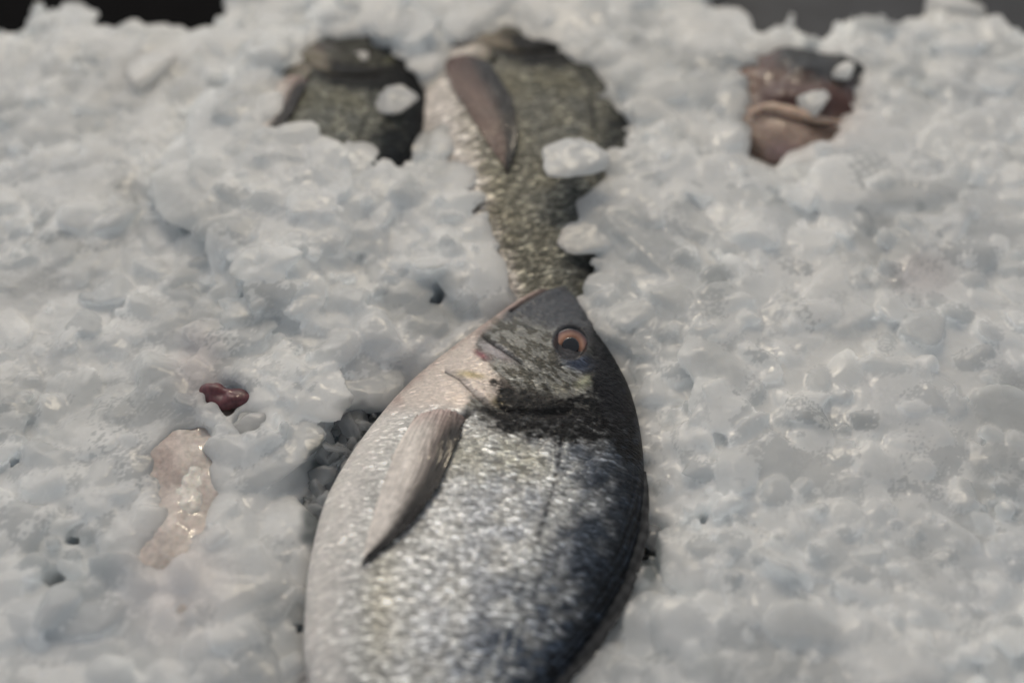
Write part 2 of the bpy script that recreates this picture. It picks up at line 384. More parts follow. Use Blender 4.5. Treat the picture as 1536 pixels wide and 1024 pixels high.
H = mixc(H, (0.06, 0.045, 0.035), blob(px, py, 757, 585, 11, 14, 0, 3) * 0.9)
H = mixc(H, (0.46, 0.38, 0.20), blob(px, py, 706, 563, 22, 6, 5, 3) * 0.8)       # golden fleck
H = mixc(H, (0.07, 0.06, 0.055), blob(px, py, 762, 592, 12, 17, -20, 3) * ss(.3, .5, n2))
H = mixc(H, (0.40, 0.33, 0.15), blob(px, py, 748, 604, 10, 7, 0) * 0.8)
H = mixc(H, (0.40, 0.36, 0.37), blob(px, py, 745, 528, 30, 9, 30, 3) * 0.8)
H = mixc(H, (0.26, 0.08, 0.10), blob(px, py, 722, 532, 13, 5, 30) * 0.8)       # blood at the gill
H = mixc(H, (0.03, 0.028, 0.03), np.exp(-(pre / 1.8) ** 2) * 0.85)
H = mixc(H, (0.05, 0.045, 0.045), np.exp(-(op / 1.8) ** 2) * 0.8 * ss(.3, .5, n3 + .1))
C = C * (1 - headm[:, None]) + H * headm[:, None]
BAND = np.array([(742, 572), (790, 592), (850, 606), (884, 592), (898, 540), (902, 505), (925, 530), (950, 585), (966, 680), (950, 690), (905, 660), (850, 664), (790, 655), (738, 636), (716, 612), (745, 604)], float)
bd = poly_sd(np.c_[px, py], BAND) + (n3 - .5) * 30 + (n2 - .5) * 26
C = mixc(C, (0.009, 0.008, 0.008), ss(12, -8, bd) * (1 - .7 * ss(.62, .72, n2)))
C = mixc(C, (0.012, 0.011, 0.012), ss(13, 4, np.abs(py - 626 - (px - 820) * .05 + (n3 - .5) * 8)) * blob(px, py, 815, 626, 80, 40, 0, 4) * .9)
C = mixc(C, (0.014, 0.014, 0.016), blob(px, py, 912, 560, 30, 90, -14, 4) * .92)
# dark scatter of scales behind the gill band
C = mixc(C, (0.05, 0.05, 0.05), blob(px, py, 810, 640, 110, 26, 3, 3) * ss(.42, .56, n2) * 0.75)
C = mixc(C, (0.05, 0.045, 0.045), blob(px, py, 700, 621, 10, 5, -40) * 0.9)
ll = line_d(px, py, [(842, 650), (838, 690), (826, 745), (806, 810), (785, 880), (765, 950), (740, 1030)])
C = mixc(C, (0.72, 0.72, 0.68), np.exp(-((ll - 9) / 4.5) ** 2) * ss(.42, .60, n4) * ss(650, 670, py) * .75)
C = mixc(C, (0.03, 0.03, 0.034), np.exp(-(ll / 3.4) ** 2) * (0.15 + 0.75 * ss(.40, .60, n4 * .5 + .25 + .25 * np.sin(py / 2.3))) * ss(640, 660, py) * (1 - .75 * ss(780, 900, py)))
C = C * (0.85 + 0.3 * n4)[:, None]
C = C * (1 - gb * (.30 - .35 * fl))[:, None]
P_col = np.clip(C, 0.01, 0.85)
scl = np.clip(ss(-0.92, -0.35, VV), 0, 1) * (1 - headm) + headm * 0.35 * ss(.0, .5, VV + .4) * ss(500, 540, py)
scl = np.clip(scl + 0.22, 0, 1)
mtl = np.clip(0.35 * ss(-0.9, -0.2, VV) * (1 - headm) + 0.15 * headm, 0, 1)
me_body = mesh_from('body', P, grid_faces(NT, NR, True))
colattr(me_body, 'Col', P_col); flattr(me_body, 'scl', scl); flattr(me_body, 'mtl', mtl)
uvl = me_body.uv_layers.new(name='UVMap')
li = np.empty(len(me_body.loops), np.int32); me_body.loops.foreach_get('vertex_index', li)
uvl.data.foreach_set('uv', np.c_[U, W][li].astype(np.float32).ravel())

# surface lookup by photograph position
topi = np.where(TOP)[0][::3]
kd = kdtree.KDTree(len(topi))
for k, i in enumerate(topi): kd.insert((px[i] / 1000, py[i] / 1000, 0), k)
kd.balance()
nrm = np.empty(len(P) * 3, np.float32); me_body.vertices.foreach_get('normal', nrm); nrm = nrm.reshape(-1, 3)
if nrm[NT // 2 * NR + NA // 2][2] < 0:
    me_body.flip_normals(); nrm = -nrm
def surf(x, y):
    _, k, _ = kd.find((x / 1000, y / 1000, 0)); i = topi[k]; return P[i], nrm[i]

# shift origin to fish centre
ORG = np.array([P[:, 0].mean(), P[:, 1].mean(), Z0])
def loc(V): return np.asarray(V) - ORG
vs = np.empty(len(P) * 3, np.float32); me_body.vertices.foreach_get('co', vs)
me_body.vertices.foreach_set('co', (vs.reshape(-1, 3) - ORG).astype(np.float32).ravel())

def sheet(name, A, thick):
    """grid of points A (n,m,3) to a closed thin sheet"""
    n, m, _ = A.shape
    du = np.gradient(A, axis=0); dv = np.gradient(A, axis=1); nn = np.cross(du, dv); nn /= np.linalg.norm(nn, axis=2, keepdims=True) + 1e-12
    t = np.asarray(thick) if np.ndim(thick) else np.full((n, m), thick)
    V = np.r_[(A + nn * t[..., None] / 2).reshape(-1, 3), (A - nn * t[..., None] / 2).reshape(-1, 3)]
    f1 = grid_faces(n, m); f2 = f1[:, ::-1] + n * m
    idx = np.arange(n * m).reshape(n, m)
    loop = np.r_[idx[:, 0], idx[-1, 1:], idx[::-1, -1][1:], idx[0, ::-1][1:-1]]
    l2 = np.roll(loop, -1)
    f3 = np.stack([loop, loop + n * m, l2 + n * m, l2], 1)
    return mesh_from(name, V, np.r_[f1, f2, f3][:, ::-1])
# pectoral fin
na, nb = 110, 130
La = spline([(634, 613), (602, 657), (580, 712), (562, 765), (550, 812), (541, 848)], np.linspace(0, 1, na))
Ra = spline([(699, 621), (690, 655), (672, 706), (642, 758), (598, 808), (545, 850)], np.linspace(0, 1, na))
A = np.zeros((na, nb, 3)); Cf = np.zeros((na, nb, 3)); bb = np.linspace(0, 1, nb)
ray = 0.5 + 0.5 * np.cos((bb + .02 * np.sin(bb * 23)) * 2 * math.pi * 19)
for i in range(na):
    a = i / (na - 1)
    for j in range(nb):
        q = La[i] * (1 - bb[j]) + Ra[i] * bb[j]; q = q + np.array([0, -10.0 * 4 * bb[j] * (1 - bb[j]) * (1 - a) ** 4])
        p, n_ = surf(*q)
        lift = -0.0009 * (1 - ss(0, .10, a)) + 0.00015 + 0.0013 * a * (1 - a) * 4 * (bb[j] ** 1.5) + 0.0005 * a * bb[j]
        if a > .55: q = q + np.array([.35, -.94]) * (a - .55) * 34 * (0.5 + .5 * math.sin(bb[j] * 41 + 1)) * (.3 + bb[j]); p, n_ = surf(*q)
        A[i, j] = p + np.array([0, 0, 1]) * lift + n_ * 0.00008 * ray[j]
# smooth the sheet a little
for _ in range(3):
    A[1:-1, 1:-1] = 0.5 * A[1:-1, 1:-1] + 0.125 * (A[2:, 1:-1] + A[:-2, 1:-1] + A[1:-1, 2:] + A[1:-1, :-2])
for j in range(nb): A[:, j, 2] += 0.00007 * ray[j]
aa = np.linspace(0, 1, na)[:, None, None]; b3 = bb[None, :, None]
base = np.array([0.27, 0.195, 0.165]) * (1 - aa) + np.array([0.12, 0.11, 0.10]) * aa
dark = np.array([0.010, 0.008, 0.0075])
k = ss(0.42, .80, b3 + (aa - .4) * 0.35)
base = base * (1 - k) + dark * k
pale = np.array([0.84, 0.77, 0.70]); kk = ss(0.74, 0.26, b3) * ss(-.1, .2, aa); base = base * (1 - kk) + pale * kk
root = np.array([0.50, 0.38, 0.345]); kr = ss(0.20, 0.0, aa) * (1 - .6 * ss(.6, 1, b3)); base = base * (1 - kr) + root * kr
Cf = base * ((0.55 + 0.75 * ray[None, :, None]) * (1 - kk * .85) + kk * .85) * (.85 + .3 * vnoise2(aa[..., 0] * 9 + 0 * b3[..., 0], b3[..., 0] * 24 + 0 * aa[..., 0], 5))[..., None]
me_pec = sheet('pectoral_fin', loc(A.reshape(-1, 3)).reshape(na, nb, 3), 0.0002)
cc = Cf.reshape(-1, 3); colattr(me_pec, 'Col', np.r_[cc, cc])

# fins along the outline
def edge_fin(name, t0, t1, side, prof, zdrop, nray, c0, c1, lean=0.0, fold=False):
    n, m = 160, 26
    t = np.linspace(t0, t1, n); q = spline(stw, t); E = q[:, 2:4] if side > 0 else q[:, 0:2]; O = q[:, 0:2] if side > 0 else q[:, 2:4]
    out = E - O; out /= np.linalg.norm(out, axis=1)[:, None]
    tan = np.gradient(E, axis=0); tan /= np.linalg.norm(tan, axis=1)[:, None]
    nor = np.c_[-tan[:, 1], tan[:, 0]]; nor *= np.sign((nor * out).sum(1))[:, None]
    u = np.linspace(0, 1, n); h = np.interp(u, *zip(*prof))
    A = np.zeros((n, m, 3)); ryy = 0.5 + 0.5 * np.cos(u * 2 * math.pi * nray)
    for j in range(m):
        f = j / (m - 1)
        hh = h * ((0.86 + 0.14 * ryy) if not fold else (.8 + .3 * vnoise2(u * 26, u * 0, 4)))
        A[:, j, :2] = E - nor * 0.004 * (1 - f) + nor * (hh * f)[:, None] + tan * (hh * f * lean)[:, None]
        A[:, j, 2] = Z0 + 0.0025 * (1 - f) - zdrop * f ** 1.3 + 0.0005 * ryy * (0.3 + f)
    if fold:
        fo = 0.5 + 0.5 * np.cos(2 * math.pi * (np.linspace(0, 1, m)[None] * 2.2 + u[:, None] * 7)); A[:, :, 2] += 0.0001 * fo + .0010
    me = sheet(name, loc(A.reshape(-1, 3)).reshape(n, m, 3), 0.0005)
    f = np.linspace(0, 1, m)[None, :, None]
    Cc = (np.array(c0) * (1 - f) + np.array(c1) * f) * ((0.7 + .6 * fo)[:, :, None] if fold else (0.6 + 0.8 * ryy)[:, None, None])
    Cc = np.broadcast_to(Cc, (n, m, 3)).reshape(-1, 3); colattr(me, 'Col', np.r_[Cc, Cc]); return me
me_dor = edge_fin('dorsal_fin', 0.40, 0.90, 1, [(0, .0003), (.1, .0018), (.35, .0032), (.7, .0030), (1, .001)], -.0005, 26, (.018, .02, .022), (.045, .045, .045), 1.0, True)
me_ana = edge_fin('anal_fin', 0.72, 0.93, -1, [(0, .002), (.15, .010), (.7, .007), (1, .002)], .002, 13, (.35, .33, .31), (.25, .24, .23), .5)
me_pel = edge_fin('pelvic_fin', 0.31, 0.47, -1, [(0, .0003), (.3, .0016), (.8, .0022), (1, .0003)], .001, 5, (.40, .37, .34), (.22, .22, .22), .9)
# tail fin
n, m = 50, 60
q = spline(stw, np.array([0.985]))[0]; a0 = q[0:2]; b0 = q[2:4]; cen = (a0 + b0) / 2
q2 = spline(stw, np.array([0.93]))[0]; ax = cen - (q2[0:2] + q2[2:4]) / 2; ax /= np.linalg.norm(ax); pe = (b0 - a0) / np.linalg.norm(b0 - a0); wid = np.linalg.norm(b0 - a0)
A = np.zeros((n, m, 3))
for i in range(n):
    f = i / (n - 1)
    for j in range(m):
        s_ = j / (m - 1) * 2 - 1
        ln = 0.030 + 0.026 * abs(s_) ** 1.6
        A[i, j, :2] = cen + pe * s_ * (wid / 2 + 0.030 * f) + ax * ln * f
        A[i, j, 2] = Z0 + 0.0003 * math.cos(j * 1.6) - 0.006 * f
me_tail = sheet('tail_fin', loc(A.reshape(-1, 3)).reshape(n, m, 3), 0.0008)
Cc = np.full((n * m, 3), .12); colattr(me_tail, 'Col', np.r_[Cc, Cc])

# eye
ep, en = surf(EX, EY + 1)
tocam = CAM - ep; tocam /= np.linalg.norm(tocam)
en = en * 0.25 + tocam * 0.75; en /= np.linalg.norm(en)
er0 = 0.0064
def dome(name, rad, hgt, nr=28, ns=64, lift=0.0, colf=None):
    a = np.array([1.0, 0, 0]); a = a - en * (a @ en); a /= np.linalg.norm(a); b_ = np.cross(en, a)
    V = [ep + en * (hgt + lift)]; cl = [colf(0, 0) if colf else (0, 0, 0)]
    for i in range(1, nr + 1):
        f = i / nr
        for j in range(ns):
            an = 2 * math.pi * j / ns
            V.append(ep + (a * math.cos(an) + b_ * math.sin(an)) * rad * f + en * (lift + hgt * math.sqrt(max(0, 1 - f * f * .98)) - (0.0025 if i == nr else 0)))
            cl.append(colf(f, an) if colf else (0, 0, 0))
    Fc = [(0, 1 + j, 1 + (j + 1) % ns) for j in range(ns)]
    bm = bmesh.new(); vs = [bm.verts.new(loc(v)) for v in V]
    for f_ in Fc: bm.faces.new([vs[k] for k in f_])
    for i in range(nr - 1):
        for j in range(ns):
            a1 = 1 + i * ns + j; a2 = 1 + i * ns + (j + 1) % ns
            bm.faces.new([vs[a1], vs[a1 + ns], vs[a2 + ns], vs[a2]])
    me = bpy.data.meshes.new(name); bm.to_mesh(me); bm.free()
    me.polygons.foreach_set('use_smooth', np.ones(len(me.polygons), bool)); colattr(me, 'Col', np.array(cl)); return me
def iris(f, an):
    c1 = np.array((.62, .30, .18)); c2 = np.array((.72, .42, .30)); c3 = np.array((.18, .10, .09)); dk = np.array((.05, .05, .055))
    r_ = f
    if r_ < .55: c_ = c1 * .8
    elif r_ < .68: c_ = c1 + (c2 - c1) * (r_ - .55) / .13
    elif r_ < .86: c_ = c2 + (c3 * 1.6 - c2) * (r_ - .68) / .18
    else: c_ = c3 * 1.6 + (dk - c3 * 1.6) * min(1, (r_ - .86) / .08)
    return tuple(c_ * (0.9 + 0.2 * math.sin(an * 3 + 1)))
me_eye = dome('eye', er0, 0.0012, colf=iris, lift=-0.0006)
me_pup = dome('pupil', er0 * 0.50, 0.00045, nr=10, lift=0.00092)

def make_bream(label, group):
    e = bpy.data.objects.new('sea_bream', None); COL.objects.link(e); e.empty_display_size = .02
    tag(e, label, 'fish', group)
    link('body', me_body, M_skin, e); link('pectoral_fin', me_pec, M_fin, e); link('dorsal_fin', me_dor, M_fin, e)
    link('anal_fin', me_ana, M_fin, e); link('pelvic_fin', me_pel, M_fin, e); link('tail_fin', me_tail, M_fin, e)
    ey = link('eye', me_eye, M_eye, e); link('pupil', me_pup, M_pupil, ey)
    return e
def copy_tree(o, parent=None):
    c_ = o.copy(); COL.objects.link(c_); c_.parent = parent
    for ch in o.children: copy_tree(ch, c_)
    return c_
GB = 'sea bream lying on the crushed ice'
bream = make_bream('large silver sea bream in sharp focus at the centre with an orange ringed eye', GB)
bream.location = ORG
def place(o, src_px, dst_px, z, rot, scale=1.0, tilt=(0, 0)):
    """put the point of the fish seen at src_px (reference pose) to the place dst_px"""
    s_ = unproj([src_px[0]], [src_px[1]], Z0 + 0.012)[0] - ORG; s_[2] = 0.012
    d_ = unproj([dst_px[0]], [dst_px[1]], z + 0.012)[0]
    M = Matrix.Rotation(rot, 4, 'Z') @ Matrix.Rotation(tilt[0], 4, 'X') @ Matrix.Rotation(tilt[1], 4, 'Y') @ Matrix.Scale(scale, 4)
    o.matrix_basis = Matrix.Translation(Vector(d_)) @ M @ Matrix.Translation(Vector(-s_))
def fish_foot(o, shrink=0.0):
    Q = np.r_[Lw, Rw[::-1]]; Q3 = np.c_[Q - ORG[:2], np.zeros(len(Q))]
    M = np.array(o.matrix_basis); return (Q3 @ M[:3, :3].T + M[:3, 3])[:, :2]

def body_variant(mul, pale):
    me = me_body.copy(); belly = ss(-.30, -.62, VV + (n3 - .5) * .2) * pale
    C_ = P_col * np.array(mul) * (1 - belly[:, None]) + np.array([.72, .66, .60]) * belly[:, None]
    me.attributes['Col'].data.foreach_set('color', np.c_[np.clip(C_, .004, .85), np.ones(len(C_))].astype(np.float32).ravel()); return me
def recolor(o, me):
    for ch in o.children:
        if ch.name.startswith('body'): ch.data = me
b2 = copy_tree(bream); recolor(b2, body_variant((.27, .262, .22), 1.0)); b2['label'] = 'blurred sea bream with a dark brown side fin, directly behind the sharp one'
place(b2, (668, 625), (708, 106), -0.006, R(17), 1.16)
pv_ = Vector(loc(surf(668, 625)[0]))
for ch in b2.children:
    if ch.name.startswith('pectoral'): ch.material_slots[0].link = 'OBJECT'; ch.material_slots[0].material = M_fin_dark; ch.matrix_basis = Matrix.Translation(pv_) @ Matrix.Rotation(R(13), 4, 'Z') @ Matrix.Rotation(R(4), 4, 'Y') @ Matrix.Scale(1.12, 4) @ Matrix.Rotation(R(-25), 4, 'Z') @ Matrix.Scale(.66, 4, (1, 0, 0)) @ Matrix.Rotation(R(25), 4, 'Z') @ Matrix.Translation(-pv_ + Vector((0, 0, .0008)))
b3 = copy_tree(bream); recolor(b3, body_variant((.26, .26, .225), 0.0)); b3['label'] = 'nearly buried sea bream showing one dark scaly patch, left of the brown finned one'
place(b3, (880, 715), (586, 165), .002, R(5), .84)

# ------------------------------------------------------------------ ice
def world_poly(pts, z): 
    pts = np.array(pts, float); return unproj(pts[:, 0], pts[:, 1], z)[:, :2]
FOOT = fish_foot(bream)
F2_ = fish_foot(b2); F3_ = fish_foot(b3)
WIN2 = world_poly([(690, 25), (780, 25), (860, 60), (925, 130), (945, 180), (925, 250), (915, 330), (885, 420), (840, 440), (790, 430), (755, 370), (742, 320), (702, 245), (668, 190), (622, 100), (640, 40)], 0.016)
WIN3 = world_poly([(478, 76), (550, 74), (604, 92), (640, 140), (645, 200), (612, 262), (568, 268), (545, 228), (492, 190), (470, 130)], 0.010)
WIN4 = world_poly([(1125, 90), (1175, 62), (1245, 75), (1290, 90), (1285, 120), (1262, 135), (1268, 190), (1220, 215), (1205, 250), (1130, 250), (1115, 200)], 0.010)
WIN5 = world_poly([(235, 640), (310, 640), (322, 700), (305, 785), (262, 780), (225, 720)], 0.008)
WIN5b = world_poly([(300, 578), (345, 575), (375, 598), (350, 612), (318, 610)], 0.008)
CREV = world_poly([(568, 604), (592, 594), (560, 640), (505, 720), (472, 792), (456, 792), (462, 760), (492, 700), (508, 655), (542, 612)], 0.0)
CREV2 = world_poly([(965, 790), (990, 800), (985, 830), (950, 850)], 0.0)
TOPL = world_poly([(-220, -420), (420, -420), (350, -60), (334, -4), (300, 36), (262, 42), (215, 20), (165, 26), (132, 4), (95, -20), (62, -6), (30, 30), (-80, 40)], 0.012)
TOPR = world_poly([(1075, -420), (1750, -420), (1620, -60), (1620, 30), (1520, 42), (1470, 20), (1420, 0), (1370, 22), (1290, 18), (1220, 45), (1180, 25), (1120, 35), (1070, 10)], 0.008)
PITS = [(82, 474, 9, .012), (1160, 312, 9, .010), (1230, 320, 9, .010), (1350, 352, 9, .010), (1512, 905, 11, .018), (125, 820, 10, .010), (370, 655, 12, .010),
        (90, 880, 11, .010), (628, 436, 9, .008), (660, 450, 7, .008), (380, 480, 10, .007), (1050, 800, 9, .007), (1130, 815, 7, .010), (30, 720, 14, .009), (1275, 565, 7, .010), (1225, 650, 9, .007),
        (1340, 545, 9, .008), (930, 245, 10, .012), (445, 940, 9, .012), (1455, 690, 8, .008), (15, 420, 12, .01), (650, 465, 16, .008), (1385, 850, 14, .006), (345, 640, 8, .01)]
PW = unproj([p[0] for p in PITS], [p[1] for p in PITS], 0.0)[:, :2]
def H_ice(Q):
    x, y = Q[:, 0], Q[:, 1]
    h = 0.008 + (fbm2(x * 14 + 50, y * 14 + 50, 5, 3) - 0.5) * 0.009 + (fbm2(x * 40 + 9, y * 40 + 9, 8, 3) - 0.5) * 0.0025
    sdf = poly_sd(Q, FOOT)
    k = ss(0.030, 0.0, sdf)
    h = h * (1 - k) + (Z0 - 0.001) * k
    h = h - 0.014 * ss(0.002, -0.012, sdf)
    cr = poly_sd(Q, CREV); h = h - 0.014 * ss(0.016, -0.008, cr)
    cr = poly_sd(Q, CREV2); h = h - 0.016 * ss(0.004, -0.002, cr)
    for Ff, W_, up in ((F2_, WIN2, .004), (F3_, WIN3, .010)):
        h = h + up * ss(.015, -.005, poly_sd(Q, Ff)) * ss(-.004, .022, poly_sd(Q, W_))
    for W_, d, a, b_ in ((WIN2, .009, .004, -.012), (WIN3, .014, .004, -.008), (WIN4, .014, .003, -.008), (WIN5, .008, .002, -.004), (WIN5b, .007, .002, -.003)):
        h = h - d * ss(a, b_, poly_sd(Q, W_))
    for (px_, py_, r_, d), c_ in zip(PITS, PW):
        rr = r_ * 0.00026
        h = h - 0.0 * np.exp(-(((x - c_[0]) ** 2 + ((y - c_[1]) / 1.3) ** 2) / rr ** 2))
    for W_ in (TOPL, TOPR):
        h = h - 0.09 * ss(0.001, -0.006, poly_sd(Q, W_) + (fbm2(x * 90, y * 90, 66, 3) - .5) * .022)
    return h
CLEAR_OR_SHADED = [(1340, 370, 60, 70, .35), (1400, 310, 90, 30, .3), (1490, 720, 60, 90, .35), (640, 470, 60, 45, .45), (545, 640, 42, 34, .85), (500, 705, 40, 60, 1.0), (466, 775, 26, 38, 1.0), (978, 830, 16, 50, .9), (940, 560, 45, 110, .35), (985, 720, 30, 50, .3),
         (60, 640, 70, 50, .25), (110, 850, 70, 60, .25), (1250, 650, 70, 20, .3), (40, 430, 60, 30, .25), (140, 200, 60, 30, .25), (380, 490, 40, 30, .25), (1400, 830, 70, 40, .25), (240, 330, 30, 60, .2), (560, 390, 40, 30, .2), (960, 850, 50, 60, .4)]  # clear ice patches; those in the crevice and beside the bream also paint shade
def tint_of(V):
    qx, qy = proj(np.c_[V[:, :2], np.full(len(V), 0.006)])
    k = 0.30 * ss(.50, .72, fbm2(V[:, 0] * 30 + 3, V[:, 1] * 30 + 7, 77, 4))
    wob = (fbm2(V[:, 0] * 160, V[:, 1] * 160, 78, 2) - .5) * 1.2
    for cx, cy, rx, ry, a in CLEAR_OR_SHADED:
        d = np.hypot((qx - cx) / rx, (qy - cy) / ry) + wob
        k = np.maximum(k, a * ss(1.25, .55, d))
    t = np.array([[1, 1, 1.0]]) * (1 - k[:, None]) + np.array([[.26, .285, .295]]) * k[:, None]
    for cx, cy, rx, ry, a in [(300, 560, 40, 60, .5), (270, 880, 80, 90, .35), (1230, 170, 60, 60, .5), (1380, 420, 50, 30, .35)]:
        m_ = a * blob(qx, qy, cx, cy, rx, ry, 0, 3) 
        t = t * (1 - m_[:, None]) + t * np.array([[1.0, .86, .84]]) * m_[:, None]
    return np.clip(t, 0, 1)
XA, XB, YA, YB = -0.31, 0.31, -0.20, 0.29

def gaps(Q):
    wob = (fbm2(Q[:, 0] * 300, Q[:, 1] * 300, 44, 2) - .5) * .0022
    h = .05 * ss(.002, -.0025, poly_sd(Q, CREV) + wob * 2) + .03 * ss(.001, -.0015, poly_sd(Q, CREV2) + wob)
    for (a, b, r_, d), c_ in zip(PITS, PW):
        rr = r_ * 0.00020 * (.6 + 40 * d)
        h = np.maximum(h, .05 * ss(rr * 1.2, rr * .5, np.hypot(Q[:, 0] - c_[0], (Q[:, 1] - c_[1]) / 1.3) + wob))
    return h
def gapdist(Q):
    g_ = np.minimum(poly_sd(Q, CREV), poly_sd(Q, CREV2))
    for (a, b, r_, d), c_ in zip(PITS, PW):
        g_ = np.minimum(g_, np.hypot(Q[:, 0] - c_[0], (Q[:, 1] - c_[1]) / 1.3) - r_ * 0.00020 * (.6 + 40 * d))
    return g_
def ico(sub):
    bm = bmesh.new(); bmesh.ops.create_icosphere(bm, subdivisions=sub, radius=1)
    V = np.array([v.co[:] for v in bm.verts]); Fc = np.array([[v.index for v in f.verts] for f in bm.faces]); bm.free(); return V, Fc
def chunk_shape(D, r, p):
    n = r.integers(9, 15); nn = r.normal(size=(n, 3)); nn /= np.linalg.norm(nn, axis=1)[:, None]
    d = r.uniform(0.62, 1.0, n)
    nn = np.r_[nn, -nn[:4]]; d = np.r_[d, d[:4]]
    q = np.clip(D @ nn.T, 0, None) / d
    k = 1 / ((q ** p).sum(1) ** (1 / p)); return D * (k / (1 + (k / 1.75) ** 10) ** .1)[:, None]
def rotm(r, tilt=1.0):
    if tilt < 0.9:
        a = r.uniform(0, 2 * math.pi); b = r.normal() * tilt; k = r.uniform(0, 2 * math.pi)
        return np.array(Matrix.Rotation(b, 3, Vector((math.cos(k), math.sin(k), 0))) @ Matrix.Rotation(a, 3, 'Z'))
    q = r.normal(size=4); q[1:3] *= tilt; q /= np.linalg.norm(q); w_, x, y, z = q
    return np.array([[1 - 2 * (y * y + z * z), 2 * (x * y - z * w_), 2 * (x * z + y * w_)], [2 * (x * y + z * w_), 1 - 2 * (x * x + z * z), 2 * (y * z - x * w_)], [2 * (x * z - y * w_), 2 * (y * z + x * w_), 1 - 2 * (x * x + y * y)]])
def chunks(centers, radii, sub, r, p=9, flat=(.5, .85), tilt=.6):
    D, Fc = ico(sub); shapes = [chunk_shape(D, r, p) for _ in range(36)]
    Vs = []; Fs = []; off = 0
    for c_, ra in zip(centers, radii):
        sc = np.array([1, r.uniform(.7, 1), r.uniform(*flat)]) * ra * 1.15
        V = (shapes[r.integers(36)] * sc) @ rotm(r, tilt).T + c_
        Vs.append(V); Fs.append(Fc + off); off += len(V)
    return np.concatenate(Vs), np.concatenate(Fs)
def scatter(n, r0, r1, r, jz=.003, pw=1.8):
    Q = np.c_[r.uniform(XA, XB, n), r.uniform(YA, YB, n)]
    ra = r.uniform(0, 1, n) ** pw * (r1 - r0) + r0
    h = H_ice(Q); z = h - ra * 0.20 + r.uniform(0, 1, n) ** 1.5 * jz
    # a big lump must not hang over a window or the fish
    hm = h.copy()
    for a in range(8):
        o_ = np.c_[np.cos(a * math.pi / 4) * ra, np.sin(a * math.pi / 4) * ra] * 0.85
        hm = np.minimum(hm, H_ice(Q + o_))
    keep = (h - hm) < 0.007 + ra * .35
    keep |= ra < .004
    keep &= gapdist(Q) > ra * .42
    z = np.minimum(z, hm + 0.003 + ra * .3)
    return np.c_[Q, z][keep], ra[keep]
r = np.random.default_rng(11)
t0 = time.time()
c1, a1 = scatter(1500, .008, .022, r, .0022, 2.0); V1, F1 = chunks(c1, a1, 4, r, 34, (.16, .26), .12)
c2, a2 = scatter(2600, .0035, .0090, r, .0022, 1.5); V2, F2 = chunks(c2, a2, 3, r, 28, (.22, .4), .18)
c3, a3 = scatter(9000, .0012, .0034, r, .0020, 1.4)
k3 = fbm2(c3[:, 0] * 22, c3[:, 1] * 22, 31, 3) + r.uniform(-.12, .12, len(c3)) > .50; c3, a3 = c3[k3], a3[k3]; V3, F3 = chunks(c3, a3, 2, r, 16, (.35, .8), .8)
# continuous packed layer under the lumps
nx, ny = 310, 245
gx, gy = np.meshgrid(np.linspace(XA, XB, nx), np.linspace(YA, YB, ny), indexing='ij')
Q = np.c_[gx.ravel(), gy.ravel()]; hz = H_ice(Q) - 0.0008 - gaps(Q)
idx = np.arange(nx * ny).reshape(nx, ny)
lp = np.r_[idx[:, 0], idx[-1, 1:], idx[::-1, -1][1:], idx[0, ::-1][1:-1]]; l2 = np.roll(lp, -1)
Vb = np.r_[np.c_[Q, hz], np.c_[Q, np.full(len(Q), -0.086)]]
fb = grid_faces(nx, ny); fb = np.r_[fb, fb[:, ::-1] + nx * ny, np.stack([lp, lp + nx * ny, l2 + nx * ny, l2], 1)]
fb = np.r_[fb[:, [0, 1, 2]], fb[:, [0, 2, 3]]]
sel = slice(None)
c4, a4 = scatter(900, .0035, .010, r, .0035, 1.6); V4, F4 = chunks(c4, a4, 3, r, 24, (.25, .4), .22)
parts_ = [(Vb, fb), (V1, F1), (V2, F2), (V3, F3), (V4, F4)]; o_ = np.cumsum([0] + [len(a) for a, b in parts_])
VV_ = np.concatenate([a for a, b in parts_]); FF = np.concatenate([b + k for (a, b), k in zip(parts_, o_)])
tmp = mesh_from('tmp', VV_, FF)
rt = [np.full((len(Vb), 3), .93)]
for (Va, _), cc_ in zip(parts_[1:], (c1, c2, c3, c4)):      # every lump has its own clarity
    q_ = 1 - .30 * r.uniform(0, 1, len(cc_)) ** 1.9; w_ = r.normal(0, .008, (len(cc_), 1)) + np.array([-.012, 0, .010]) * (1 - q_[:, None]) * 4
    rt.append(np.repeat(np.clip(q_[:, None] + w_, 0, 1.0), len(Va) // len(cc_), 0))
rt = np.concatenate(rt); colattr(tmp, 'rnd', rt); src_ = link('tmp_src', tmp)
to = link('tmp', tmp.copy()); md = to.modifiers.new('r', 'REMESH'); md.mode = 'VOXEL'; md.voxel_size = 0.00075; md.adaptivity = 0; md.use_smooth_shade = True
dg = bpy.context.evaluated_depsgraph_get(); me_bed = bpy.data.meshes.new_from_object(to.evaluated_get(dg))
bpy.data.objects.remove(to)
colattr(me_bed, 'rnd', np.full((len(me_bed.vertices), 3), .93)); to = link('tmp2', me_bed)
dt = to.modifiers.new('d', 'DATA_TRANSFER'); dt.object = src_; dt.use_vert_data = True; dt.data_types_verts = {'COLOR_VERTEX'}; dt.vert_mapping = 'NEAREST'
dt.layers_vcol_vert_select_src = 'ALL'; dt.layers_vcol_vert_select_dst = 'NAME'
dg = bpy.context.evaluated_depsgraph_get(); me2_ = bpy.data.meshes.new_from_object(to.evaluated_get(dg))
bpy.data.objects.remove(to); bpy.data.meshes.remove(me_bed); me_bed = me2_; bpy.data.objects.remove(src_); bpy.data.meshes.remove(tmp)
nv = len(me_bed.vertices); co = np.empty(nv * 3, np.float32); me_bed.vertices.foreach_get('co', co); co = co.reshape(-1, 3).astype(float)
no = np.empty(nv * 3, np.float32); me_bed.vertices.foreach_get('normal', no); no = no.reshape(-1, 3)
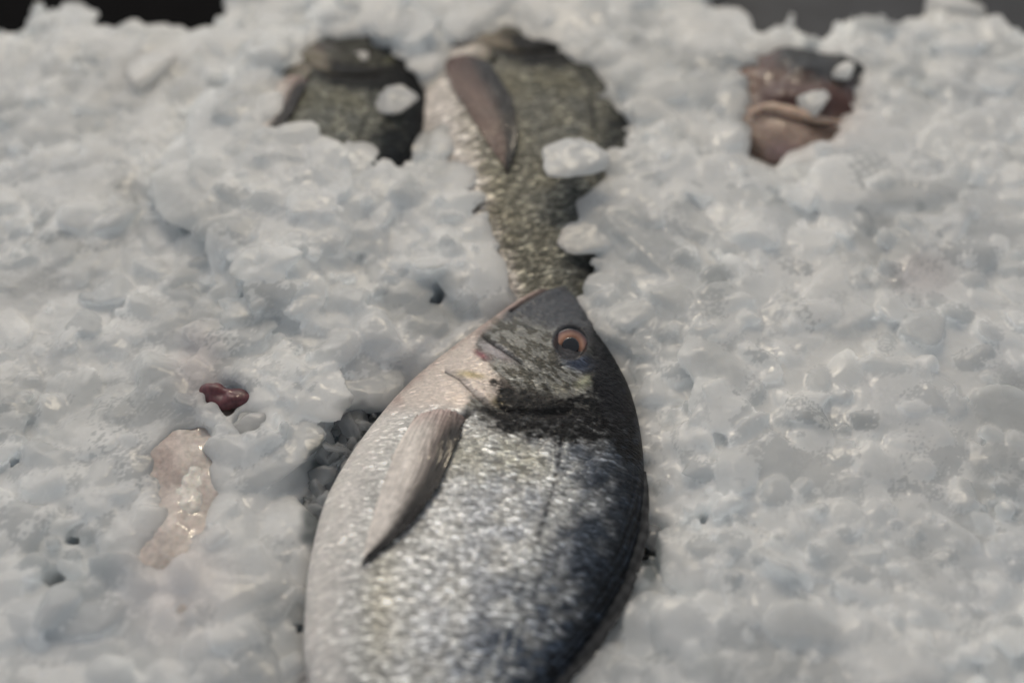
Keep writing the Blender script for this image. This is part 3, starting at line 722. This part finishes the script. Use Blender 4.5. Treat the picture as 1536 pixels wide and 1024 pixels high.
# melt: a few laplacian steps along edges
ed = np.empty(len(me_bed.edges) * 2, np.int32); me_bed.edges.foreach_get('vertices', ed); ed = ed.reshape(-1, 2)
deg = np.bincount(ed.ravel(), minlength=nv)[:, None]
for _ in range(1):
    s_ = np.stack([np.bincount(ed[:, 0], co[ed[:, 1], k], nv) + np.bincount(ed[:, 1], co[ed[:, 0], k], nv) for k in range(3)], 1)
    co = co * 0.5 + 0.5 * s_ / deg
co += no * ((vnoise3(co * 330, 1) - .5) * 0.0004 + (vnoise3(co * 900, 2) - .5) * 0.00022)[:, None]
me_bed.vertices.foreach_set('co', co.astype(np.float32).ravel()); me_bed.update(); me_bed.name = 'crushed_ice'
me_bed.polygons.foreach_set('use_smooth', np.ones(len(me_bed.polygons), bool))
ra_ = me_bed.attributes.get('rnd'); print('rnd', ra_)
rv_ = np.ones(nv * 4, np.float32)
if ra_ is not None and ra_.domain == 'POINT': ra_.data.foreach_get('color', rv_)
rv_ = rv_.reshape(-1, 4)[:, :3]; rv_ = np.where(rv_.sum(1, keepdims=True) < .1, .93, rv_)
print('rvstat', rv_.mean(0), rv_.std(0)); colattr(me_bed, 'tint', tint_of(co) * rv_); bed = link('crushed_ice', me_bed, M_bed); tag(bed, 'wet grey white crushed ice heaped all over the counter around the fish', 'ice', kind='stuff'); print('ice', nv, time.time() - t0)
# ground far below
def boxmesh(name, x0, x1, y0, y1, z0, z1, bev=0.002):
    bm = bmesh.new(); bmesh.ops.create_cube(bm, size=1)
    for v in bm.verts: v.co = Vector(((x0 + x1) / 2 + v.co.x * (x1 - x0), (y0 + y1) / 2 + v.co.y * (y1 - y0), (z0 + z1) / 2 + v.co.z * (z1 - z0)))
    if bev: bmesh.ops.bevel(bm, geom=bm.edges[:], offset=bev, segments=3, affect='EDGES', profile=.5)
    me = bpy.data.meshes.new(name); bm.to_mesh(me); bm.free(); return me
tag(link('market_floor', boxmesh('market_floor', -6, 6, -6, 6, -1.0, -.95, 0), M_black), kind='structure')

# crate and steel counter under the ice
def tray(name, x0, x1, m, label, cat):
    e = bpy.data.objects.new(name, None); COL.objects.link(e); e.location = ((x0 + x1) / 2, 0.05, -.06); tag(e, label, cat)
    for nm, b_ in (('base_plate', (x0, x1, -.4, .40, -.06, -.032)), ('back_rim', (x0, x1, .405, .42, -.06, .02))):
        o = link(nm, boxmesh(nm, *b_), m, e); o.matrix_parent_inverse = Matrix.Translation(-e.location)
tray('fish_crate', -.55, .045, M_black, 'black plastic fish crate showing behind the ice at the top left corner', 'crate')
tray('steel_counter', .049, .60, M_grey, 'dark grey steel counter showing behind the ice at the top right corner', 'counter')

# the red brown fish and the pale fish, both sunk in the ice
def lump(name, cpx, z, rad, rot, m, parent, colf, crease=None, seed=0, p=2.3, sub=6, rough_=0.0):
    D, Fc = ico(sub)
    q = (np.abs(D) ** p).sum(1) ** (-1 / p); V = D * q[:, None] * np.array(rad)
    V = V + (D * ((vnoise3(V * 120, seed) - .5) * .003 + (vnoise3(V * 260, seed + 8) - .5) * rough_ + (vnoise3(V * 420, seed + 3) - .5) * .0008)[:, None])
    cw = unproj([cpx[0]], [cpx[1]], z)[0]
    V = V @ np.array(Matrix.Rotation(rot, 3, 'Z')).T + cw
    qx, qy = proj(V)
    if crease is not None: V[:, 2] += crease(qx, qy) * (D[:, 2] > 0)
    me = mesh_from(name, V, Fc); colattr(me, 'Col', np.clip(colf(qx, qy, V), .005, .9)); return link(name, me, m, parent)
def empty_at(name, px_, py_, z, label, cat, group=None):
    e = bpy.data.objects.new(name, None); COL.objects.link(e); e.location = unproj([px_], [py_], z)[0]; e.empty_display_size = .02; tag(e, label, cat, group); return e
def under(o, e):
    o.parent = e; bpy.context.view_layer.update(); o.matrix_parent_inverse = e.matrix_world.inverted(); return o
def tube(name, pts, rads, m, col, ns=14, lift=None):
    t = np.linspace(0, 1, 60); c_ = spline(pts, t); rr = np.interp(t, np.linspace(0, 1, len(rads)), rads)
    tan = np.gradient(c_, axis=0); tan /= np.linalg.norm(tan, axis=1)[:, None]
    sd = np.cross(tan, [0, 0, 1.0]); sd /= np.linalg.norm(sd, axis=1)[:, None]; up = np.cross(sd, tan)
    an = np.linspace(0, 2 * math.pi, ns, endpoint=False)
    V = c_[:, None] + rr[:, None, None] * (sd[:, None] * np.cos(an)[None, :, None] + up[:, None] * np.sin(an)[None, :, None] * .6)
    V = V.reshape(-1, 3); V = V + (np.stack([vnoise3(V * 300 + k * 9, k) for k in range(3)], 1) - .5) * .0005
    me = mesh_from(name, V, grid_faces(60, ns, True)); colattr(me, 'Col', np.tile(np.array([col]), (len(V), 1)) * (.85 + .3 * vnoise3(V * 260, 4))[:, None]); return link(name, me, m)
e4 = empty_at('red_fish', 1190, 160, 0, 'red brown fish with a pale lip, sunk in ice at the upper right', 'fish')
def col4(qx, qy, V):
    n_ = fbm2(qx / 14, qy / 10, 5, 3); C = np.tile(np.array([[.10, .048, .038]]), (len(qx), 1))
    C = mixc(C, (.008, .007, .007), ss(126, 98, qy - (qx - 1200) * .25 + (n_ - .5) * 26) * ss(1150, 1180, qx))
    C = mixc(C, (.24, .15, .11), ss(1150, 1125, qx + (n_ - .5) * 20) * .8)
    C = mixc(C, (.40, .29, .23), ss(150, 172, qy - (qx - 1190) * .15 + (n_ - .5) * 10))
    C = mixc(C, (.10, .06, .04), blob(qx, qy, 1238, 196, 30, 12, 5, 4))
    C = mixc(C, (.40, .27, .27), blob(qx, qy, 1175, 232, 30, 20, 0, 3) * .7); return C
def cr4(qx, qy):
    d = line_d(qx, qy, [(1110, 140), (1160, 148), (1215, 165), (1280, 175)]); return -.0038 * np.exp(-(d / 15) ** 2)
under(lump('body', (1196, 168), -.002, (.030, .036, .015), R(-12), M_flesh, None, col4, cr4, 3), e4)
def P3(l): return np.array([unproj([a], [b], z)[0] for a, b, z in l])
under(tube('lip', P3([(1128, 170, .010), (1150, 160, .0125), (1185, 166, .013), (1225, 178, .012), (1262, 182, .008)]), [.001, .0022, .0026, .0022, .0008], M_flesh, (.50, .36, .27)), e4)
under(tube('dorsal_fin', P3([(1235, 84, .008), (1262, 90, .009), (1290, 104, .007), (1302, 116, .003)]), [.001, .003, .0025, .0006], M_flesh, (.03, .03, .03)), e4)
e5 = empty_at('pale_fish', 290, 760, 0, 'pale fish buried in ice, its white fin and red gill peeking out', 'fish')
def col5(qx, qy, V):
    n_ = fbm2(qx / 30, qy / 30, 8, 3); C = np.tile(np.array([[.62, .54, .48]]), (len(qx), 1))
    C = mixc(C, (.50, .40, .35), blob(qx, qy, 248, 680, 26, 60, 0, 3)); return C * (.9 + .2 * n_)[:, None]
under(lump('body', (270, 800), -.0045, (.026, .085, .013), R(3), M_flesh, None, col5, None, 9), e5)
under(lump('pelvic_fin', (283, 712), .0035, (.0068, .0215, .0050), R(9), M_flesh, None, lambda a, b, V: np.tile(np.array([[.80, .74, .66]]), (len(a), 1)) * (.9 + .2 * fbm2(a / 9, b / 20, 3, 2))[:, None], None, 14, p=2.6), e5)
gl = lump('gill', (338, 593), .0090, (.0068, .0032, .0030), R(-15), M_flesh, None, lambda a, b, V: np.tile(np.array([[.12, .036, .042]]), (len(a), 1)) * (.5 + 1.1 * fbm2(a / 3, b / 6, 3, 3))[:, None], None, 4, sub=6, rough_=.0045); under(gl, e5)

# single lumps of ice that stand out
def ice_lump(px_, py_, z, rpx, flat, label, seed, m=None, stretch=1.0, grey=1.0):
    rr = np.random.default_rng(seed); c_ = unproj([px_], [py_], z)[0]; dist = (c_ - CAM) @ FWD; ra = rpx * dist / F
    D, Fc = ico(5); V = chunk_shape(D, rr, 13) * np.array([ra, ra * stretch, ra * flat])
    V = V @ rotm(rr, .2).T; V = V + (np.stack([vnoise3(V * 260 + k * 31, k + 5 + seed) for k in range(3)], 1) - .5) * .0014
    me = mesh_from('ice_lump', V, Fc); colattr(me, 'tint', np.full((len(V), 3), grey)); o = link('ice_lump', me, m or M_bed); o.location = c_
    tag(o, label, 'ice lump', 'ice lumps that stand out of the crushed ice')
ice_lump(866, 236, .0225, 42, .35, 'pale wet ice lump lying on the flank of the brown finned bream', 3, M_chunk, 1.25)
ice_lump(510, 92, .012, 40, .4, 'rounded ice lump above the dark scaly patch of the nearly buried bream', 5)
ice_lump(590, 150, .016, 34, .35, 'grey clear ice lump melting on the nearly buried dark bream', 6, M_chunk, 1.1, .8)
ice_lump(1265, 108, .014, 21, .6, 'small white ice lump beside the dark head top of the red brown fish', 7)
ice_lump(1222, 148, .0145, 30, .35, 'pinkish ice lump in the mouth of the red brown fish', 8, M_chunk, .8, .85)
ice_lump(1432, 22, .006, 46, .7, 'biggest rounded ice lump on the back edge before the grey counter', 9)
ice_lump(225, 100, .010, 44, .35, 'flat bluish ice plate below the black gap at the top left', 10)
ice_lump(978, 806, .0035, 20, .5, 'clear dark ice shard wedged against the back fin of the sharp bream', 12, M_clear, 1.4, .7)
ice_lump(375, 632, .010, 30, .4, 'angular clear ice piece just right below the red gill', 13, M_chunk, 1.0, .95)

rr_ = np.random.default_rng(5)
def crumbs(poly, n, r0, r1, z0, z1, name, label, m):
    lo, hi = poly.min(0), poly.max(0); Q = rr_.uniform(lo, hi, (n * 4, 2)); Q = Q[poly_sd(Q, poly) < .003][:n]
    V, Fc = chunks(np.c_[Q, rr_.uniform(z0, z1, len(Q))], rr_.uniform(0, 1, len(Q)) ** 2 * (r1 - r0) + r0, 3, rr_, 30, (.25, .7), 1.0)
    V = V + (np.stack([vnoise3(V * 500 + k * 31, k + 5) for k in range(3)], 1) - .5) * .0009
    me = mesh_from(name, V, Fc, False); colattr(me, 'tint', np.full((len(V), 3), .9)); return tag(link(name, me, m), label, 'ice', kind='stuff')
crumbs(CREV, 420, .0009, .0046, -.022, .002, 'clear_ice_crumbs', 'clear wet ice crumbs filling the dark crevice left of the sharp bream', M_clear)
crumbs(CREV2, 26, .0012, .003, -.012, .001, 'clear_ice_crumbs', 'clear ice crumbs in the small dark gap right of the sharp bream', M_clear)
